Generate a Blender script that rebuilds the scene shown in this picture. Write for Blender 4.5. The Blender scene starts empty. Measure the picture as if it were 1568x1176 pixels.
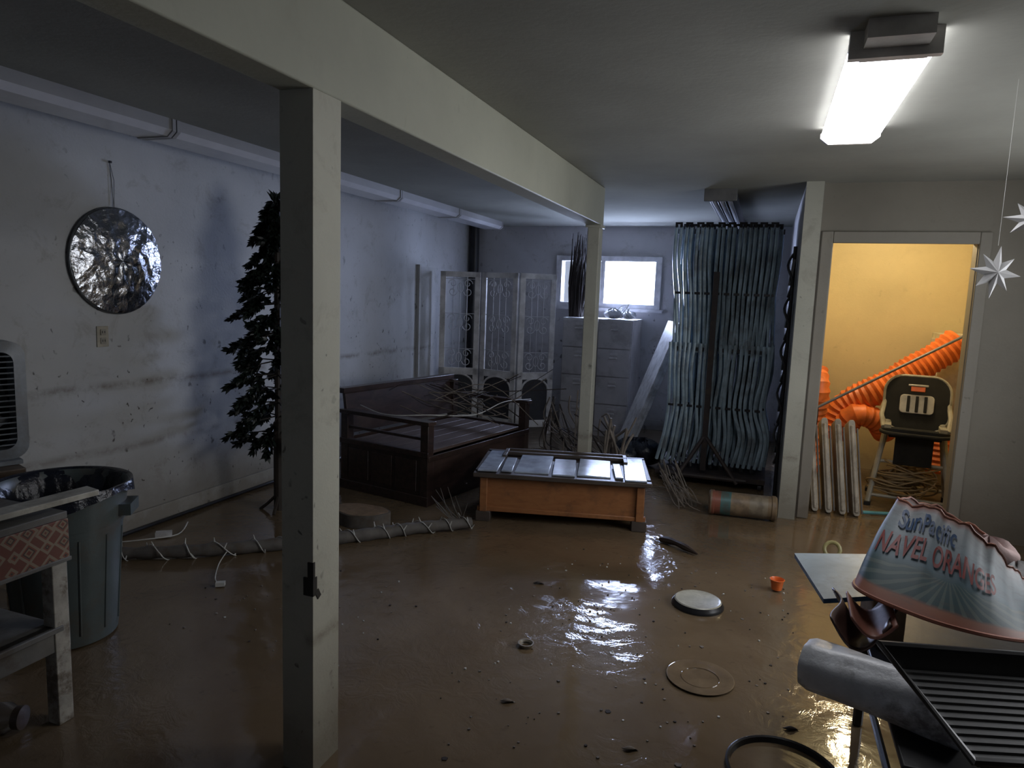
import bpy, math, random
from mathutils import Vector, Matrix, Euler
random.seed(7)
rnd=random.uniform
sc=bpy.context.scene
# ------------------------------------------------------------------ materials
def newmat(name):
    m=bpy.data.materials.new(name); m.use_nodes=True
    nt=m.node_tree; b=nt.nodes["Principled BSDF"]
    return m,nt,b
def N(nt,t,**k):
    n=nt.nodes.new(t)
    for a,v in k.items(): setattr(n,a,v)
    return n
def mixc(nt,fac,a,b,blend='MIX'):
    n=N(nt,'ShaderNodeMix',data_type='RGBA',blend_type=blend)
    for i,x in ((0,fac),(6,a),(7,b)):
        if hasattr(x,'links') or hasattr(x,'is_linked'): nt.links.new(x,n.inputs[i])
        elif isinstance(x,(int,float)): n.inputs[i].default_value=x
        else: n.inputs[i].default_value=(*x,1) if len(x)==3 else x
    return n.outputs[2]
def math_(nt,op,a,b=None,c=None):
    n=N(nt,'ShaderNodeMath',operation=op)
    for i,x in enumerate((a,b,c)):
        if x is None: continue
        if isinstance(x,(int,float)): n.inputs[i].default_value=x
        else: nt.links.new(x,n.inputs[i])
    return n.outputs[0]
def ramp(nt,fac,stops,interp='LINEAR'):
    n=N(nt,'ShaderNodeValToRGB'); cr=n.color_ramp; cr.interpolation=interp
    while len(cr.elements)<len(stops): cr.elements.new(0.5)
    for e,(p,c) in zip(cr.elements,stops):
        e.position=p; e.color=(c,c,c,1) if isinstance(c,(int,float)) else (*c,1)
    nt.links.new(fac,n.inputs[0]); return n.outputs[0]
def noise(nt,vec,scale,detail=4,rough=.55,dist=0):
    n=N(nt,'ShaderNodeTexNoise'); n.inputs['Scale'].default_value=scale; n.inputs['Detail'].default_value=detail
    n.inputs['Roughness'].default_value=rough; n.inputs['Distortion'].default_value=dist
    nt.links.new(vec,n.inputs['Vector']); return n.outputs['Fac']
def setbump(nt,b,h,strength,dist=.01):
    n=N(nt,'ShaderNodeBump'); n.inputs['Strength'].default_value=strength; n.inputs['Distance'].default_value=dist
    nt.links.new(h,n.inputs['Height']); nt.links.new(n.outputs[0],b.inputs['Normal'])
def mat(name,col,rough=.6,metal=0,var=.25,scale=9,bump=.15,dirt=0,spec=.5,dirtcol=(.09,.06,.035)):
    m,nt,b=newmat(name)
    tc=N(nt,'ShaderNodeTexCoord').outputs['Object']
    f=noise(nt,tc,scale)
    c0=tuple(x*(1-var) for x in col); c1=tuple(min(1,x*(1+var)) for x in col)
    c=ramp(nt,f,[(.3,c0),(.7,c1)])
    if dirt:
        d=noise(nt,tc,scale*.6,8,.7); d=ramp(nt,d,[(.5,0.0),(.62,1.0)])
        c=mixc(nt,math_(nt,'MULTIPLY',d,dirt),c,dirtcol)
    nt.links.new(c,b.inputs['Base Color'])
    b.inputs['Roughness'].default_value=rough; b.inputs['Metallic'].default_value=metal
    b.inputs['Specular IOR Level'].default_value=spec
    if bump: setbump(nt,b,noise(nt,tc,scale*5),bump,.005)
    return m
def wood(name,c0,c1,rough=.45,axis='X',sc_=3):
    m,nt,b=newmat(name)
    tc=N(nt,'ShaderNodeTexCoord').outputs['Object']
    mp=N(nt,'ShaderNodeMapping'); nt.links.new(tc,mp.inputs[0])
    s={'X':(1,9,9),'Y':(9,1,9),'Z':(9,9,1)}[axis]; mp.inputs['Scale'].default_value=s
    f=noise(nt,mp.outputs[0],sc_,6,.6,.6)
    c=ramp(nt,f,[(.3,c0),(.7,c1)])
    d=ramp(nt,noise(nt,tc,6,8,.7),[(.52,0.0),(.66,1.0)])
    c=mixc(nt,math_(nt,'MULTIPLY',d,.5),c,(.07,.05,.035))
    nt.links.new(c,b.inputs['Base Color']); b.inputs['Roughness'].default_value=rough
    setbump(nt,b,f,.15,.004); return m
def wallmat(name,col,mudz=.30,splat=1.0,dark=.8,lineh=None,bumpsc=60):
    m,nt,b=newmat(name)
    pos=N(nt,'ShaderNodeNewGeometry').outputs['Position']
    sx=N(nt,'ShaderNodeSeparateXYZ'); nt.links.new(pos,sx.inputs[0]); z=sx.outputs['Z']
    big=noise(nt,pos,1.3,5,.6)
    c=ramp(nt,big,[(.3,tuple(x*dark for x in col)),(.7,col)])
    mud=(.13,.10,.07)
    if splat:
        st=ramp(nt,noise(nt,pos,5,8,.75,.5),[(.54,0.0),(.70,.45*min(1,splat))]); c=mixc(nt,st,c,(.20,.17,.13))
    zn=math_(nt,'ADD',z,math_(nt,'MULTIPLY',math_(nt,'SUBTRACT',noise(nt,pos,3,6,.65),.5),.5))
    if mudz>0:
        tide=ramp(nt,zn,[(mudz*.4,.60),(mudz,.32),(mudz+.18,.14),(1.0,.0)])
        c=mixc(nt,tide,c,mud)
    if lineh:
        for h,a in lineh:
            l=math_(nt,'ABSOLUTE',math_(nt,'SUBTRACT',math_(nt,'ADD',z,math_(nt,'MULTIPLY',noise(nt,pos,2,3),.04)),h+.02))
            l=ramp(nt,l,[(0.0,a),(.035,0.0)])
            l=math_(nt,'MULTIPLY',l,ramp(nt,noise(nt,pos,4,6,.7),[(.42,0.0),(.57,1.0)]))
            c=mixc(nt,l,c,mud)
    if splat:
        for scl,t0,t1,g0,g1 in ((7,.09,.15,.47,.53),(19,.10,.17,.50,.56)):
            v=N(nt,'ShaderNodeTexVoronoi'); v.inputs['Scale'].default_value=scl
            mp=N(nt,'ShaderNodeMapping'); nt.links.new(pos,mp.inputs[0]); mp.inputs['Scale'].default_value=(1,1.3,.75); mp.inputs['Location'].default_value=(scl,0,0)
            dd=N(nt,'ShaderNodeMix',data_type='RGBA'); dd.inputs[0].default_value=.10
            nn=N(nt,'ShaderNodeTexNoise'); nn.inputs['Scale'].default_value=14; nt.links.new(pos,nn.inputs['Vector'])
            nt.links.new(mp.outputs[0],dd.inputs[6]); nt.links.new(nn.outputs['Color'],dd.inputs[7])
            nt.links.new(dd.outputs[2],v.inputs['Vector'])
            sp=ramp(nt,v.outputs['Distance'],[(t0,1.0),(t1,0.0)])
            gate=ramp(nt,noise(nt,pos,2.1 if scl<10 else 3.3,5,.7),[(g0,0.0),(g1,1.0)])
            lo=ramp(nt,math_(nt,'DIVIDE',z,2.4),[(.35,1.0),(.85,.3)])
            f=math_(nt,'MULTIPLY',math_(nt,'MULTIPLY',sp,gate),math_(nt,'MULTIPLY',lo,min(1,.9*splat)))
            c=mixc(nt,f,c,(.05,.042,.035))
    nt.links.new(c,b.inputs['Base Color']); b.inputs['Roughness'].default_value=.6
    b.inputs['Specular IOR Level'].default_value=.35
    setbump(nt,b,noise(nt,pos,bumpsc,4),.18,.006)
    return m
def emis(name,col,s):
    m,nt,b=newmat(name); b.inputs['Base Color'].default_value=(*col,1)
    b.inputs['Emission Color'].default_value=(*col,1); b.inputs['Emission Strength'].default_value=s
    return m

M_wall=wallmat('wall_paint_white',(.50,.51,.51),lineh=[(.93,.7),(.55,.5)])
M_wallb=wallmat('wall_paint_back',(.58,.57,.58),mudz=.2,lineh=[(.95,.3)])
M_door=wallmat('wall_paint_cream',(.27,.25,.205),mudz=.25,splat=.3)
M_post=wallmat('post_paint_cream',(.52,.52,.44),mudz=.25,splat=.8,lineh=[(.45,.7)],bumpsc=90)
M_beam=wallmat('beam_paint_cream',(.45,.46,.38),mudz=-1,splat=.25,bumpsc=40)
M_yel=wallmat('wall_paint_yellow',(.66,.56,.33),mudz=.15,splat=.2)
M_ceil=wallmat('ceiling_plaster',(.38,.385,.345),mudz=-1,splat=0,bumpsc=35)
_p=M_ceil.node_tree.nodes['Principled BSDF']; _p.inputs['Roughness'].default_value=1.0; _p.inputs['Specular IOR Level'].default_value=0.0
M_trim=wallmat('trim_paint',(.46,.46,.44),mudz=.12,splat=.8)
M_casing=wallmat('trim_paint_cream',(.31,.29,.245),mudz=.12,splat=.4)

def floor_mat():
    m,nt,b=newmat('muddy_floodwater')
    pos=N(nt,'ShaderNodeNewGeometry').outputs['Position']
    f=noise(nt,pos,1.2,7,.6,.4); g=noise(nt,pos,14,5,.6)
    c=ramp(nt,f,[(.3,(.115,.080,.047)),(.55,(.160,.115,.070)),(.75,(.205,.150,.095))])
    c=mixc(nt,ramp(nt,g,[(.62,0.0),(.7,.5)]),c,(.09,.062,.038))
    nt.links.new(c,b.inputs['Base Color'])
    r=ramp(nt,noise(nt,pos,2.4,6,.65),[(.35,.03),(.6,.07),(.78,.25)])
    nt.links.new(r,b.inputs['Roughness'])
    b.inputs['Specular IOR Level'].default_value=.65
    h1=noise(nt,pos,3.5,3,.5,.8); h2=noise(nt,pos,11,5,.6,1.2)
    gate=ramp(nt,noise(nt,pos,.9,3),[(.44,0.08),(.60,1.0)])
    h=math_(nt,'ADD',math_(nt,'MULTIPLY',h1,.32),math_(nt,'MULTIPLY',math_(nt,'MULTIPLY',h2,gate),.9))
    setbump(nt,b,h,.30,.02); return m
M_mud=floor_mat()
M_dark=mat('black_plastic',(.016,.016,.018),.35,bump=.05)
M_white=mat('white_plastic',(.6,.6,.6),.4,dirt=.4)
M_string=mat('white_cord',(.55,.55,.52),.5)

# ------------------------------------------------------------------ builder
class B:
    def __init__(s): s.v=[];s.f=[];s.m=[];s.mats=[]
    def mi(s,m):
        if m not in s.mats: s.mats.append(m)
        return s.mats.index(m)
    def add(s,vs,fs,m,M=None):
        o=len(s.v); k=s.mi(m)
        s.v+= [tuple(M@Vector(q)) if M else tuple(q) for q in vs]
        for f in fs: s.f.append([i+o for i in f]); s.m.append(k)
    def box(s,c,d,m,rot=(0,0,0),M=None):
        hx,hy,hz=d[0]/2,d[1]/2,d[2]/2
        vs=[(x,y,z) for x in(-hx,hx) for y in(-hy,hy) for z in(-hz,hz)]
        fs=[(0,1,3,2),(4,6,7,5),(0,4,5,1),(2,3,7,6),(0,2,6,4),(1,5,7,3)]
        T=Matrix.Translation(c)@Euler(rot).to_matrix().to_4x4()
        if M: T=M@T
        s.add(vs,fs,m,T)
    def bb(s,x0,x1,y0,y1,z0,z1,m,M=None): s.box(((x0+x1)/2,(y0+y1)/2,(z0+z1)/2),(x1-x0,y1-y0,z1-z0),m,M=M)
    def tube(s,pts,r,m,n=8,closed=False,caps=True,M=None):
        pts=[Vector(p) for p in pts]; L=len(pts); rr=r if isinstance(r,(list,tuple)) else [r]*L
        vs=[];fs=[]; prev=None
        for i,p in enumerate(pts):
            if closed: t=pts[(i+1)%L]-pts[i-1]
            else: t=pts[min(i+1,L-1)]-pts[max(i-1,0)]
            if t.length<1e-9: t=Vector((0,0,1))
            t.normalize()
            if prev is None:
                a=Vector((0,0,1)) if abs(t.z)<.9 else Vector((1,0,0)); u=t.cross(a).normalized()
            else:
                u=prev-t*prev.dot(t)
                if u.length<1e-6: u=t.orthogonal()
                u.normalize()
            prev=u; w=t.cross(u)
            for k in range(n):
                a=2*math.pi*k/n; vs.append(p+(u*math.cos(a)+w*math.sin(a))*rr[i])
        for i in range(L if closed else L-1):
            j=(i+1)%L
            for k in range(n):
                k2=(k+1)%n; fs.append((i*n+k,i*n+k2,j*n+k2,j*n+k))
        if caps and not closed:
            fs.append(tuple(range(n))[::-1]); fs.append(tuple((L-1)*n+k for k in range(n)))
        s.add(vs,fs,m,M)
    def lathe(s,prof,c,m,n=36,M=None,sx=1,sy=1):
        vs=[];fs=[]
        for r,z in prof:
            for k in range(n):
                a=2*math.pi*k/n; vs.append((c[0]+r*sx*math.cos(a),c[1]+r*sy*math.sin(a),c[2]+z))
        for i in range(len(prof)-1):
            for k in range(n):
                k2=(k+1)%n; fs.append((i*n+k,i*n+k2,(i+1)*n+k2,(i+1)*n+k))
        s.add(vs,fs,m,M)
    def grid(s,fn,nu,nv,m,M=None,closeu=False):
        vs=[fn(i/(nu if closeu else nu-1),j/(nv-1)) for j in range(nv) for i in range(nu)]
        fs=[]
        for j in range(nv-1):
            for i in range(nu if closeu else nu-1):
                i2=(i+1)%nu; fs.append((j*nu+i,j*nu+i2,(j+1)*nu+i2,(j+1)*nu+i))
        s.add(vs,fs,m,M)
    def prism(s,poly,z0,z1,m,M=None):
        n=len(poly); vs=[(x,y,z0) for x,y in poly]+[(x,y,z1) for x,y in poly]
        fs=[tuple(range(n))[::-1],tuple(range(n,2*n))]+[(i,(i+1)%n,(i+1)%n+n,i+n) for i in range(n)]
        s.add(vs,fs,m,M)
    def finish(s,name,bevel=0,solid=0,ang=35,fix=False):
        me=bpy.data.meshes.new(name)
        vs=[Vector(v) for v in s.v]
        lo=Vector([min(v[i] for v in vs) for i in range(3)]); hi=Vector([max(v[i] for v in vs) for i in range(3)])
        c=(lo+hi)/2; c.z=lo.z
        me.from_pydata([v-c for v in vs],[],s.f)
        for m in s.mats: me.materials.append(m)
        me.polygons.foreach_set('material_index',s.m)
        me.update()
        if fix:
            import bmesh; bm=bmesh.new(); bm.from_mesh(me); bmesh.ops.recalc_face_normals(bm,faces=bm.faces); bm.to_mesh(me); bm.free()
        me.shade_smooth()
        me.set_sharp_from_angle(angle=math.radians(ang))
        o=bpy.data.objects.new(name,me); sc.collection.objects.link(o); o.location=c
        if solid:
            md=o.modifiers.new('s','SOLIDIFY'); md.thickness=solid; md.offset=0
        if bevel:
            md=o.modifiers.new('b','BEVEL'); md.width=bevel; md.segments=2; md.limit_method='ANGLE'; md.angle_limit=math.radians(50)
        return o
def catmull(P,n=8,closed=False):
    P=[Vector(p) for p in P]; L=len(P); out=[]
    R=range(L) if closed else range(L-1)
    for i in R:
        if closed: a,b,c,d=P[i-1],P[i],P[(i+1)%L],P[(i+2)%L]
        else: a,b,c,d=P[max(i-1,0)],P[i],P[i+1],P[min(i+2,L-1)]
        for k in range(n):
            t=k/n; out.append(.5*((2*b)+(c-a)*t+(2*a-5*b+4*c-d)*t*t+(3*b-a-3*c+d)*t**3))
    if not closed: out.append(P[-1])
    return out
def RZ(c,deg): return Matrix.Translation(c)@Matrix.Rotation(math.radians(deg),4,'Z')

# ------------------------------------------------------------------ room shell
def slab(name,x0,x1,y0,y1,z0,z1,m,bev=0):
    b=B(); b.bb(x0,x1,y0,y1,z0,z1,m); return b.finish(name,bevel=bev)
slab('floor',-3.8,2.4,-1.3,8.6,-.15,0,M_mud)
slab('ceiling',-3.8,2.4,-1.3,8.6,2.40,2.5,M_ceil)
slab('wall_left',-3.75,-3.60,-1.3,8.5,0,2.4,M_wall)
b=B() # right wall, with an added opening for the side fill light
b.bb(2.2,2.35,-1.3,2.7,0,2.4,M_door); b.bb(2.2,2.35,4.3,5.42,0,2.4,M_door); b.bb(2.2,2.35,2.7,4.3,0,1.0,M_door); b.bb(2.2,2.35,2.7,4.3,2.0,2.4,M_door)
b.finish('wall_right')
slab('wall_front',-3.6,2.2,-1.3,-1.15,0,2.4,M_wall)
b=B()
b.bb(-3.6,-2.40,8.35,8.5,0,2.4,M_wallb); b.bb(-1.24,.2,8.35,8.5,0,2.4,M_wallb)
b.bb(-2.40,-1.24,8.35,8.5,0,1.48,M_wallb); b.bb(-2.40,-1.24,8.35,8.5,2.0,2.4,M_wallb)
b.finish('wall_back')
b=B(); b.bb(.2,.31,5.345,8.5,0,2.4,M_wallb); b.bb(.195,.31,5.33,5.35,0,2.4,M_post); b.finish('wall_alcove')
b=B()
b.bb(.31,.39,5.42,5.54,0,2.4,M_door); b.bb(1.29,2.35,5.42,5.54,0,2.4,M_door); b.bb(.39,1.29,5.42,5.54,2.0,2.4,M_door)
b.finish('wall_doorway')
b=B(); b.bb(.325,.40,5.395,5.42,0,2.07,M_casing); b.bb(1.28,1.35,5.395,5.42,0,2.07,M_casing); b.bb(.40,1.28,5.395,5.42,1.99,2.07,M_casing)
b.bb(.39,.405,5.42,5.54,0,2.0,M_casing); b.bb(1.275,1.29,5.42,5.54,0,2.0,M_casing)
b.finish('trim_doorway',bevel=.006)
slab('wall_storage_back',.31,1.70,7.4,7.5,0,2.4,M_yel)
slab('wall_storage_right',1.70,1.80,5.54,7.5,0,2.4,M_yel)
slab('wall_storage_left',.311,.33,5.54,7.4,0,2.4,M_yel)
slab('baseboard_left',-3.6,-3.582,-1.15,8.3,0,.12,M_trim,.005)
slab('baseboard_back',-3.5,.15,8.335,8.35,0,.12,M_trim,.004)
b=B(); b.bb(-1.37,-1.25,-1.1,5.47,2.11,2.4,M_beam); b.finish('ceiling_beam',bevel=.006)
b=B(); b.bb(-1.365,-1.25,1.73,1.87,-.02,2.11,M_post)
M_chip=mat('post_rot_chip',(.02,.018,.016),.8)
b.prism([(-1.285,1.728),(-1.248,1.728),(-1.248,1.75)],.60,.66,M_chip)
b.prism([(-1.27,1.7285),(-1.248,1.7285),(-1.248,1.74)],.655,.71,M_chip); b.box((-1.249,1.755,.60),(.003,.02,.03),M_chip,rot=(.5,0,0))
b.finish('support_post',bevel=.005)
b=B(); b.bb(-1.345,-1.25,5.35,5.46,0,2.11,M_post); b.bb(-1.36,-1.235,5.33,5.47,2.085,2.11,M_post); b.finish('support_post',bevel=.006)
b=B(); b.bb(-3.60,-3.575,6.86,8.0,.12,1.82,M_wall); b.bb(-3.60,-3.56,6.83,6.87,.12,1.84,M_trim); b.finish('trim_wall_panel',bevel=.003)
b=B()
Wf=mat('window_frame_white',(.6,.6,.62),.4)
for x0,x1,z0,z1 in ((-2.46,-1.18,1.99,2.05),(-2.46,-1.18,1.43,1.49),(-2.46,-2.39,1.49,1.99),(-1.25,-1.18,1.49,1.99),(-1.90,-1.85,1.49,1.99)):
    b.bb(x0,x1,8.31,8.42,z0,z1,Wf)
b.bb(-2.50,-1.14,8.28,8.35,1.40,1.435,Wf)
scr,nt,p=newmat('window_insect_screen'); p.inputs['Base Color'].default_value=(.05,.06,.08,1); p.inputs['Alpha'].default_value=.62
b.bb(-2.39,-1.90,8.40,8.402,1.49,1.99,scr)
b.finish('window_1',bevel=.004)
b=B()
for y0,y1,z0,z1 in((2.64,4.36,1.99,2.06),(2.64,4.36,.94,1.01),(2.64,2.71,1.0,2.0),(4.29,4.36,1.0,2.0),(3.47,3.53,1.0,2.0)): b.bb(2.17,2.28,y0,y1,z0,z1,Wf)
b.finish('added_window_frame',bevel=.004)  # added frame around the side fill opening, out of view
b=B(); b.tube([(-3.52,8.22,0),(-3.52,8.22,2.4)],.06,M_dark,16)
for z in(.6,1.6): b.tube([(-3.52,8.22,z),(-3.52,8.22,z+.06)],.07,M_dark,16)
b.finish('drain_pipe')

# ------------------------------------------------------------------ fixtures
M_lensoff=mat('diffuser_plastic_off',(.64,.65,.68),.2,var=.05,bump=0)
M_side=mat('fixture_side_white',(.36,.36,.36),.4,var=.05,bump=0)
M_cap=mat('fixture_end_cap',(.55,.53,.50),.4)
M_lenson=emis('diffuser_plastic_lit',(.97,.96,1.0),12.0)
M_metal=mat('fixture_grey_metal',(.16,.16,.16),.4,metal=.3)
def wrap(b,xc,w,y0,y1,z0,z1,lens,cap,side=None):
    h=w/2; side=side or lens
    prof=[(-h,z1),(-h,z0+.03),(-h+.035,z0),(h-.035,z0),(h,z0+.03),(h,z1)]
    n=len(prof); vs=[(xc+x,y,z) for y in (y0+.015,y1-.015) for x,z in prof]
    b.add(vs,[(i,i+1,i+1+n,i+n) for i in (1,2,3)],lens); b.add(vs,[(i,i+1,i+1+n,i+n) for i in (0,4)],side)
    for ya,yb in((y0,y0+.022),(y1-.022,y1)):
        vs=[(xc+x*1.04,y,z-.006 if z<z1 else z) for y in (ya,yb) for x,z in prof]
        b.add(vs,[(i,i+1,i+1+n,i+n) for i in range(n-1)]+[tuple(range(n)),tuple(range(n,2*n))[::-1]],cap)
ys=[7.85-1.22*i for i in range(6)]
for i in range(5):
    b=B(); wrap(b,-3.14,.27,ys[i+1]+.004,ys[i]-.004,2.315,2.4,M_lensoff,M_side,M_side); b.finish('fluorescent_light_fixture',ang=20)
b=B()
b.bb(.19,.43,2.56,3.74,2.372,2.4,M_white)
wrap(b,.31,.25,2.52,3.78,2.325,2.372,M_lenson,M_cap)
b.bb(.18,.44,2.50,2.53,2.318,2.4,M_cap); b.bb(.22,.40,2.40,2.50,2.345,2.4,M_cap)
b.finish('lit_ceiling_light',ang=20)
b=B()
b.bb(-.50,-.28,5.60,7.9,2.36,2.4,M_metal)
for x in(-.45,-.39,-.33): b.tube([(x,5.64,2.335),(x,7.86,2.335)],.018,M_lensoff,10)
b.bb(-.51,-.27,5.58,5.62,2.31,2.4,M_metal); b.bb(-.51,-.27,7.88,7.92,2.31,2.4,M_metal)
b.bb(-.42,-.415,5.6,7.9,2.32,2.36,M_metal); b.bb(-.365,-.36,5.6,7.9,2.32,2.36,M_metal)
b.finish('ceiling_tube_light',bevel=.003)

# ------------------------------------------------------------------ left wall items
foil,nt,p=newmat('crinkled_silver_foil')
tc=N(nt,'ShaderNodeTexCoord').outputs['Object']
p.inputs['Metallic'].default_value=1; p.inputs['Roughness'].default_value=.16; p.inputs['Base Color'].default_value=(.45,.47,.50,1)
v=N(nt,'ShaderNodeTexVoronoi'); v.inputs['Scale'].default_value=16; nt.links.new(tc,v.inputs['Vector'])
setbump(nt,p,math_(nt,'ADD',v.outputs['Distance'],noise(nt,tc,28,5)),.42,.016)
b=B()
def disc(u,v_):
    a=2*math.pi*u; r=.30*v_
    rr=r*(1+.004*math.sin(38*a)*v_**4)
    bul=.03*(1-v_**2.5)+.0022*math.sin(38*a)*v_**3+.003*math.sin(7*a+9*v_)*math.sin(14*v_)
    return (-3.58+.012+bul,3.08+rr*math.cos(a),1.66+rr*math.sin(a))
b.grid(disc,96,18,foil,closeu=True)
b.tube([(-3.58,3.08+.30*math.cos(t*math.pi/24),1.66+.30*math.sin(t*math.pi/24)) for t in range(48)],.008,mat('foil_disc_rim',(.16,.17,.18),.3,metal=.8),8,closed=True)
b.tube([(-3.59,3.08,1.96),(-3.595,3.07,2.15),(-3.595,3.065,2.22)],.0015,M_dark,5)
b.tube([(-3.59,3.08,1.96),(-3.595,3.09,2.12),(-3.595,3.065,2.22)],.0015,M_dark,5)
b.box((-3.59,3.065,2.22),(.012,.012,.012),M_dark)
b.finish('foil_wall_disc',fix=True,ang=60)
b=B(); b.bb(-3.60,-3.592,2.94,3.015,1.165,1.285,mat('outlet_plate',(.40,.37,.30),.4))
for z in(1.2,1.25):
    b.bb(-3.594,-3.586,2.96,2.995,z-.017,z+.017,mat('outlet_face',(.32,.30,.25),.4))
    for y in (2.97,2.985): b.bb(-3.587,-3.584,y-.002,y+.002,z-.006,z+.008,M_dark)
b.finish('wall_outlet',bevel=.003)
b=B(); b.tube(catmull([(-3.57,2.6,.015),(-3.56,3.2,.02),(-3.57,3.9,.015),(-3.55,4.8,.02),(-3.56,5.6,.015)],8),.012,M_dark,6); b.finish('black_cable')

# box fan on stool
M_fan=mat('fan_grey_plastic',(.18,.20,.22),.4,dirt=.3)
T=Matrix.Translation((-3.43,2.06,.97))@Matrix.Rotation(math.radians(70),4,'Z')
b=B()
def rrect(w,h,r,n=6):
    o=[]
    for cx,cz,a0 in((w/2-r,h/2-r,0),(-w/2+r,h/2-r,90),(-w/2+r,-h/2+r,180),(w/2-r,-h/2+r,270)):
        for k in range(n+1):
            a=math.radians(a0+90*k/n); o.append((cx+r*math.cos(a),cz+r*math.sin(a)))
    return o
o1=rrect(.56,.56,.07); o2=rrect(.46,.46,.05); n=len(o1)
for (oa,ya,ob,yb) in ((o1,-.05,o1,.07),(o1,-.05,o2,-.06),(o2,-.06,o2,.07),(o1,.07,o2,.07)):
    b.add([(x,ya,z) for x,z in oa]+[(x,yb,z) for x,z in ob],[(i,(i+1)%n,(i+1)%n+n,i+n) for i in range(n)],M_fan,T)
b.bb(-.235,.235,.055,.06,-.235,.235,M_dark,M=T)
for i in range(17):
    z=-.21+i*.42/16; b.tube([(-.235,-.055,z),(.235,-.055,z)],.0035,M_fan,5,M=T)
for x in(-.12,0,.12): b.tube([(x,-.058,-.235),(x,-.058,.235)],.004,M_fan,5,M=T)
b.lathe([(0,.012),(.05,.01),(.055,-.01)],(0,0,0),M_dark,20,M=T@Matrix.Translation((0,-.06,0))@Matrix.Rotation(math.radians(90),4,'X'))
for k in range(5):
    M5=T@Matrix.Rotation(math.radians(k*72),4,'Y')
    b.grid(lambda u,v_:( (u-.5)*.16*(.5+v_), .02+(u-.5)*.05, .04+v_*.17),5,5,M_metal,M=M5)
b.bb(-.24,-.14,-.09,.07,-.30,-.28,M_fan,M=T); b.bb(.14,.24,-.09,.07,-.30,-.28,M_fan,M=T)
b.finish('box_fan',fix=True)
b=B(); sw=wood('stool_wood',(.07,.05,.03),(.13,.09,.06))
T2=RZ((-3.38,2.05,0),70)
b.box((0,0,.65),(.44,.26,.036),sw,M=T2)
for x in(-.18,.18):
    for y in(-.10,.10): b.tube([(x*1.05,y*1.05,0),(x,y,.635)],.018,sw,10,M=T2)
b.box((0,0,.25),(.36,.03,.03),sw,M=T2); b.finish('wooden_stool',bevel=.004)

# trash can
M_can=mat('trash_can_grey_green',(.075,.093,.092),.42,var=.12,dirt=.4)
M_liner=mat('black_bin_liner',(.010,.012,.020),.22,bump=.6,scale=14)
b=B(); c=(-2.78,2.08,0)
b.lathe([(.0,.015),(.19,.01),(.195,.05),(.225,.50),(.228,.50),(.228,.52),(.238,.52),(.245,.64),(.258,.645),(.262,.675),(.25,.68),(.235,.66),(.185,.06),(0,.05)],c,M_can,48)
for k in range(12):
    a=k*math.pi/6+.1; q=[(c[0]+(r-.001)*math.cos(a),c[1]+(r-.001)*math.sin(a),z) for r,z in((.197,.06),(.224,.48))]
    b.tube(q,.005,M_can,6)
for a in(.6,.6+math.pi):
    x,y=c[0]+.255*math.cos(a),c[1]+.255*math.sin(a)
    b.box((x,y,.57),(.05,.13,.05),M_can,rot=(0,0,a))
def liner(u,v_):
    a=2*math.pi*u; w=.010*math.sin(11*a+2)+.007*math.sin(23*a)
    if v_<.5: r=.265+.004+w*.4+ (0.5-v_)*.012; z=.635+.025*math.sin(3*a+1)*(.5-v_)*2+v_*2*.05
    else: t=(v_-.5)*2; r=.268*(1-t)+.19*t+w*t; z=.688-.17*t*t+.02*math.sin(5*a)*t
    return (c[0]+r*math.cos(a),c[1]+r*math.sin(a),z)
b.grid(liner,80,17,M_liner,closeu=True)
b.lathe([(.19,.52),(.12,.48),(0,.47)],c,M_liner,30)
b.finish('trash_can',ang=50)

# patterned side table, left foreground
rug,nt,p=newmat('patterned_rug_fabric')
tc=N(nt,'ShaderNodeTexCoord').outputs['Object']
v=N(nt,'ShaderNodeTexVoronoi',distance='MANHATTAN'); v.inputs['Scale'].default_value=17; v.inputs['Randomness'].default_value=.35; nt.links.new(tc,v.inputs['Vector'])
cc=ramp(nt,v.outputs['Distance'],[(0,(.20,.05,.035)),(.22,(.27,.20,.13)),(.34,(.06,.045,.04)),(.44,(.24,.08,.05)),(.55,(.30,.24,.17)),(.75,(.18,.06,.04))],'CONSTANT')
cc=mixc(nt,math_(nt,'MULTIPLY',noise(nt,tc,30,4),.5),cc,(.14,.11,.09))
nt.links.new(cc,p.inputs['Base Color']); p.inputs['Roughness'].default_value=.85
b=B(); ct=mat('chipped_white_paint',(.36,.34,.29),.6,dirt=.8,scale=18); gw=mat('weathered_grey_wood',(.15,.145,.13),.7,dirt=.6)
X1=-2.2;X0=-2.9;Y1=1.66;Y0=.9
b.bb(X0,X1,Y0,Y1,.735,.76,gw)
b.bb(X1-.02,X1+.004,Y0,Y1,.595,.735,rug); b.bb(X0,X1,Y1-.02,Y1,.60,.735,gw)
b.bb(X1+.002,X1+.008,Y0,Y1+.004,.585,.60,gw)
for x in(X1-.06,X0):
    for y in (Y1-.06,Y0): b.bb(x,x+.055,y,y+.055,0,.735,ct)
b.bb(X1-.045,X1-.01,Y0,Y1,.27,.36,gw); b.bb(X0+.01,X0+.045,Y0,Y1,.27,.36,gw); b.bb(X0,X1,Y0+.05,Y1-.03,.34,.36,gw)
b.finish('patterned_side_table',bevel=.005)
b=B(); b.box((-2.28,1.45,.785),(.08,.66,.02),mat('whitewashed_board',(.50,.49,.43),.6,dirt=.4),rot=(.05,0,-.20)); b.finish('whitewashed_board',bevel=.003)
gl,nt,p=newmat('dirty_glass'); p.inputs['Base Color'].default_value=(.45,.40,.34,1); p.inputs['Roughness'].default_value=.12; p.inputs['Transmission Weight'].default_value=.85
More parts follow.
